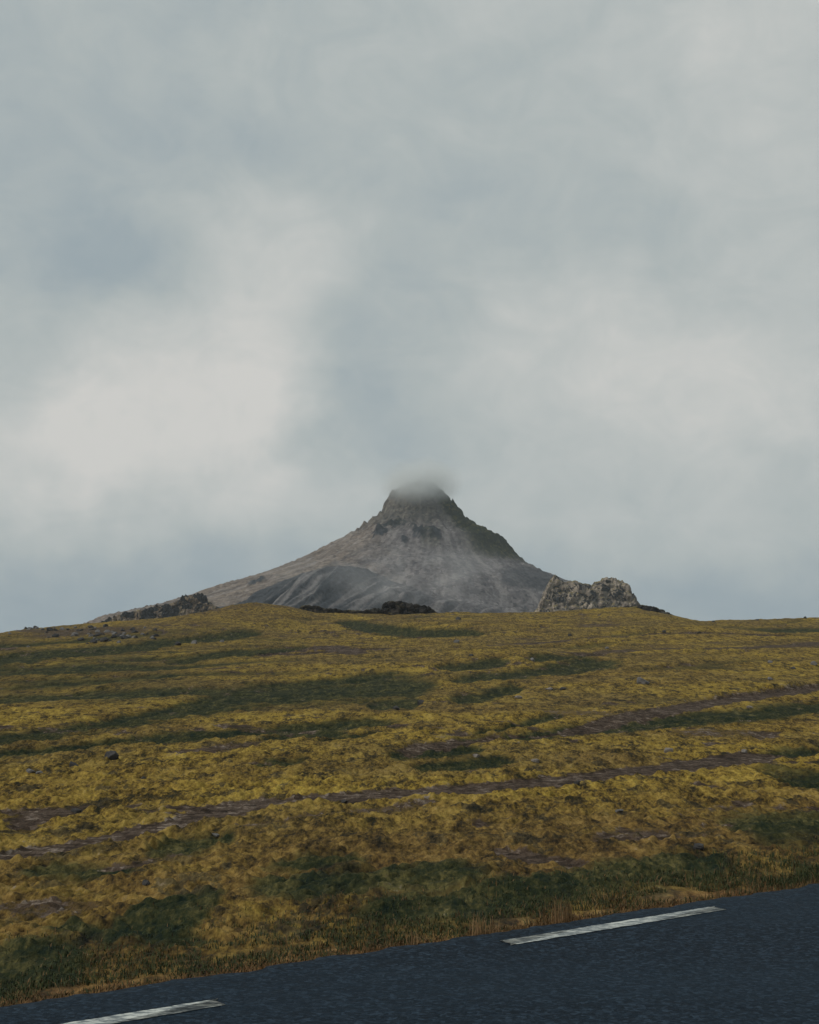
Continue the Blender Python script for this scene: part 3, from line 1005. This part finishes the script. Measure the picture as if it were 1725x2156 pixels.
# single stones on the moss: px, py, width px, height ratio, material, label
BOULDERS = [
    (111.5, 759, 15, .55, LAVA, 'largest dark boulder on the yellow moss at the left'),
    (73, 766, 11, .5, LAVA, 'dark low boulder just left of the largest boulder'),
    (30, 772, 10, .4, GREY, 'grey flat stone near the left edge, left of the dark boulders'),
    (39, 774, 8, .5, GREY, 'smaller grey stone touching the flat grey stone near the left edge'),
    (178, 645, 7.5, .55, LAVA, 'small dark stone below the long rock ledge on the upper slope'),
    (222, 642, 5, .6, GREY, 'small grey stone on the upper slope left of the gravel patch'),
    (457, 642.5, 7.5, .5, GREY, 'grey stone alone on the moss below the dark block of lava'),
    (458, 619.5, 6, .5, LAVA, 'dark stone just under the crest right of the dark block of lava'),
    (570, 636, 4.5, .6, LAVA, 'small dark stone below the right crag beside the dark green streak'),
    (642, 683, 15, .45, GREY, 'broad pale grey boulder on the right half of the slope'),
    (563, 690, 7, .5, LAVA, 'dark stone at the end of a row of pale stones in mid slope'),
    (549, 690, 9, .38, PALE, 'long pale stone beside a dark stone in mid slope'),
    (518, 698.5, 10, .3, PALE, 'flat pale slab sunk in moss in mid slope'),
    (476, 757, 9, .4, PALE, 'pale flat stone right of a bare gravel strip'),
    (535, 761.5, 10, .3, PALE, 'pale slab lying in bright moss above the gravel track'),
    (421, 704, 9, .5, LAVA, 'dark rounded rock among brown heath at the middle of the slope'),
    (397, 710, 11, .4, LAVA, 'dark low rock in a green hollow at the middle of the slope'),
    (577, 783.5, 7, .6, LAVA, 'black stone on the upper edge of the gravel track'),
    (471, 656, 6, .45, LAVA, 'dark stone under the thin upper track, right of the gravel patch'),
    (532, 660.5, 7, .45, GREY, 'grey stone at the left tip of a dark green streak'),
    (664.5, 632.5, 5, .5, LAVA, 'small dark stone below the rocky knoll at the crest'),
    (699, 633.5, 5, .55, LAVA, 'small dark stone above the thin track at the right'),
    (770, 680, 7, .45, GREY, 'grey stone on open moss near the right edge'),
    (750, 708, 8, .35, PALE, 'pale brown slab beside the brown track at the right'),
    (668, 751, 11, .4, PALE, 'pale grey stone on smooth moss above the right part of the gravel track'),
    (744, 752, 10, .35, PALE, 'pale slab on smooth moss near the right edge'),
    (607, 649, 5, .5, GREY, 'small grey stone just below the thin upper track'),
    (770, 663, 6, .5, GREY, 'grey stone in the upper stony patch near the right edge'),
    (814, 665, 8, .5, GREY, 'grey boulder at the right edge of the slope'),
    (793.5, 669, 6, .45, LAVA, 'dark stone between two grey stones near the right edge'),
    (805, 618.5, 6, .4, LAVA, 'low dark stone on the skyline at the right edge'),
    (757, 620.5, 4.5, .45, LAVA, 'small dark stone on the skyline at the right'),
    (713, 622, 4, .5, LAVA, 'tiny dark stone on the dip of the skyline'),
    (76, 812, 13, .35, LAVA, 'black low rock standing in for a dark hollow in moss above the gravel track at the left'),  # a dark hollow in the moss, built as an added black rock
    (143, 779, 8, .35, LAVA, 'dark flat stone on bright moss below the largest boulder'),
    (215, 836, 9, .4, GREY, 'grey stone on the lower side of the gravel track'),
    (620, 812, 10, .4, GREY, 'grey stone in the moss below the gravel track at the right'),
    (700, 848, 14, .4, LAVA, 'dark rough stone beside a bare patch at the lower right'),
    (146, 884, 9, .5, LAVA, 'dark stone on brown heath at the lower left'),
    (345, 803, 9, .4, LAVA, 'dark stone between the gravel track and its lower branch'),
]
for i, (px, py, w, hr, mat, lab) in enumerate(BOULDERS):
    p = surf_hit(px, py)
    r = w * p[1] / F / 2 * .85
    zz = float(surf_z(np.array([p[0]]), np.array([p[1]]))[0])
    v, f = rock_mesh(500 + i, 3, (r * 1.12, r * .95, r * 2 * hr * .9), .4, 8, 3.2)
    o = mesh_obj('boulder', v, f, mat, False)
    o.location = (p[0], p[1], zz + r * hr * .45)
    tag(o, lab, 'boulder', 'stones lying on the moss')

# rubble field at the left end of the crest
rr = np.random.default_rng(21)
protos = [rock_mesh(900 + i, 3, (1, .9, .75), .45, 8, 3.0) for i in range(5)]
pm = []
for i, (v, f) in enumerate(protos):
    o = mesh_obj('lava_stone', v, f, GREY if i % 2 else LAVA, False)
    pm.append(o)
used = set()
k = 0
while k < 84:
    if k < 30:
        px, py = rr.uniform(28, 108), rr.normal(630, 2.2)
    else:
        px = rr.uniform(80, 160); py = 641 - (px - 80) * .10 + rr.normal(0, 3)
    if k > 66:
        px, py = rr.uniform(2, 200), rr.uniform(626, 645)
    lim = np.interp(px, SKY_PX, SKY_PY) + .6
    p = ground_at(px, max(py, lim))
    i = int(rr.integers(5))
    if i in used:
        o = pm[i].copy(); COL.objects.link(o)
    else:
        o = pm[i]; used.add(i)
    s = rr.uniform(.16, .42)
    zz = float(surf_z(np.array([p[0]]), np.array([p[1]]))[0])
    o.location = (p[0], p[1], zz + s * .2)
    o.scale = (s * 1.1, s, s)
    o.rotation_euler = (rr.uniform(-.3, .3), rr.uniform(-.3, .3), rr.uniform(0, 6.3))
    tag(o, 'small lava stone in the rubble strewn along the left end of the crest', 'stone', 'rubble on the left end of the crest')
    k += 1

# ------------------------------------------------------------------ roadside grass
def grass_material():
    m, g = new_mat('grass_blades')
    a = g.node('ShaderNodeAttribute', attribute_name='tint')
    finish(g, a.outputs['Color'], .8, None, spec=.15)
    return m


GRASS = grass_material()


def blades(name, pos, hgt, wid, lean_amt, tint, seed):
    """thin bent blades, each five points"""
    r = np.random.default_rng(seed)
    n = len(pos)
    az = r.uniform(0, 2 * np.pi, n)
    fx, fy = np.cos(az), np.sin(az)
    ln = r.normal(0, 1, n) * lean_amt * hgt
    lx, ly = np.cos(az + 1.57 + r.normal(0, .6, n)) * ln, np.sin(az + 1.57 + r.normal(0, .6, n)) * ln
    V = np.zeros((n, 5, 3))
    for j, (t, w) in enumerate(((0, 1), (0, -1), (.55, .8), (.55, -.8), (1, 0))):
        b = t * t
        V[:, j, 0] = pos[:, 0] + lx * b + fx * wid * w * .5
        V[:, j, 1] = pos[:, 1] + ly * b + fy * wid * w * .5
        V[:, j, 2] = pos[:, 2] + hgt * t * (1 - .25 * (np.abs(ln) / hgt) * t) - .02 * (t == 0)
    base = np.arange(n)[:, None] * 5
    F1 = np.concatenate([base + np.array([0, 1, 3]), base + np.array([0, 3, 2]), base + np.array([2, 3, 4])])
    C = np.repeat(np.concatenate([tint, np.ones((n, 1))], 1), 5, 0)
    return mesh_obj(name, V.reshape(-1, 3), F1, GRASS, True, {'tint': C})


def road_xy(s, u): return np.stack([E0[0] + T[0] * s + NRM[0] * u, E0[1] + T[1] * s + NRM[1] * u], 1)


def verge():
    r = np.random.default_rng(33)
    n = 70000
    s = r.uniform(-3, 16, n)
    u = np.abs(r.normal(0, 1, n)) * .62 + .02
    dens = fbm2(s / .8, u / .5, 3)
    keep = (dens > -.12) | (u < .25)
    s, u = s[keep], u[keep]
    xy = road_xy(s, u)
    z = surf_z(xy[:, 0], xy[:, 1])
    pos = np.column_stack([xy, z])
    n = len(pos)
    k = fbm2(s / 1.1 + 9, u / .7, 3)
    mid = sstep(4.5, 6.5, s) * (1 - sstep(11.5, 14, s))           # taller dark growth on the right of the frame
    hgt = (.014 + .045 * r.random(n) ** 2 + .06 * mid * r.random(n) ** 2) * (.6 + .8 * sstep(-.3, .4, k)) * np.where(u < .2, .8, 1) * sstep(2.6, .8, u)
    hgt = np.maximum(hgt, .03)
    g0 = np.array([.020, .034, .018]); g1 = np.array([.055, .062, .022]); b0 = np.array([.085, .05, .024]); b1 = np.array([.165, .10, .046])
    q = r.random(n)[:, None]
    green = g0 * (1 - q) + g1 * q
    brown = b0 * (1 - q) + b1 * q
    pb = np.clip(.9 * sstep(.30, .08, u) * (1 - .3 * mid) + .28 * (1 - mid) * sstep(-.1, .4, k) + .10, 0, 1)
    tint = np.where((r.random(n) < pb)[:, None], brown, green)
    o = blades('grass', pos, hgt, .006, 1.4, tint, 1)
    tag(o, 'brown and dark green grass growing along the asphalt edge', 'grass', kind='stuff')


verge()

TUFTS = [(571, 922, .34, 'taller straw coloured grass tuft at the road edge above the long dash'),
         (583, 919, .30, 'straw grass tuft right beside the tallest tuft at the road edge'),
         (493, 934, .26, 'pair of short straw stalks at the road edge left of the long dash'),
         (505, 932, .22, 'thin leaning straw stalks just above the left end of the long dash'),
         (432, 944, .20, 'short straw stalks at the road edge left of all the other tufts')]
for i, (px, py, h, lab) in enumerate(TUFTS):
    p = on_road(px, py)
    u = road_u(*p)
    p = p + NRM * (.12 - min(u, .1))
    r = np.random.default_rng(70 + i)
    n = 26
    xy = p + r.normal(0, .035, (n, 2))
    pos = np.column_stack([xy, surf_z(xy[:, 0], xy[:, 1])])
    q = r.random((n, 1))
    o = blades('grass_tuft', pos, h * .62 * r.uniform(.5, 1.1, n), np.full(n, .006), .3, np.array([.10, .06, .03]) * (1 - q) + np.array([.24, .155, .08]) * q, 80 + i)
    tag(o, lab, 'grass tuft', 'straw tufts along the road edge')


# ------------------------------------------------------------------ cloud on the peak, drifting mist, haze
def ellipsoid(name, c, rad):
    v, f = ico(4)
    return mesh_obj(name, v * np.array(rad) + 0, f, None, True), c


def mist(name, c, rad, density, nscale, lo, hi, label, stretch=(1, 1, 1), power=1.0, color=(.97, .98, 1.0, 1), aniso=0.0):
    o, c = ellipsoid(name, c, rad)
    o.location = c
    m, g = new_mat(name + '_vapour')
    P = g.node('ShaderNodeTexCoord').outputs['Object']
    q = g.scale(P, 1 / rad[0], 1 / rad[1], 1 / rad[2])
    ln = g.node('ShaderNodeVectorMath', operation='LENGTH')
    g.t.links.new(q, ln.inputs[0])
    fall = g.step(ln.outputs['Value'], 1.0, .15)
    n = g.noise(g.scale(P, *stretch), nscale, 3, .55, dist=.6)
    d = g.mul(g.mul(g.m('POWER', fall, power), g.step(n, lo, hi)), density)
    v = g.node('ShaderNodeVolumePrincipled', {'Color': color, 'Density': d, 'Anisotropy': aniso})
    g.node('ShaderNodeOutputMaterial', {'Volume': v.outputs[0]})
    o.data.materials.append(m)
    tag(o, label, 'mist', kind='stuff')
    return o


pk = spot(422, 478, 890)
mist('cloud', (pk[0] - 1, 883, pk[2] - 5), (30, 44, 17), .11, .055, .18, .66, 'soft grey cloud wrapped round the mountain peak', color=(.85, .885, .90, 1), aniso=-.25)
w1 = spot(820 * S, 1225 * S, 770)
mist('mist', (w1[0], 735, w1[2]), (95, 28, 26), .013, .045, .38, .74, 'thin wisps of pale mist drifting over the dark scree hill', (.9, .5, 1.3))


def haze():
    bm = bmesh.new()
    bmesh.ops.create_cube(bm, size=1)
    me = bpy.data.meshes.new('haze')
    bm.to_mesh(me); bm.free()
    o = bpy.data.objects.new('haze', me)
    zlo, zhi = -45.0, 260.0
    o.scale = (6200, 6200, zhi - zlo)
    o.location = (0, 0, (zhi + zlo) / 2)
    COL.objects.link(o)
    m, g = new_mat('haze_air')
    v = g.node('ShaderNodeVolumePrincipled', {'Color': (.80, .90, 1.0, 1), 'Density': .00013, 'Anisotropy': 0.0})
    g.node('ShaderNodeOutputMaterial', {'Volume': v.outputs[0]})
    me.materials.append(m)
    tag(o, 'thin pale blue haze over the moor and the mountain', 'haze', kind='stuff')


haze()
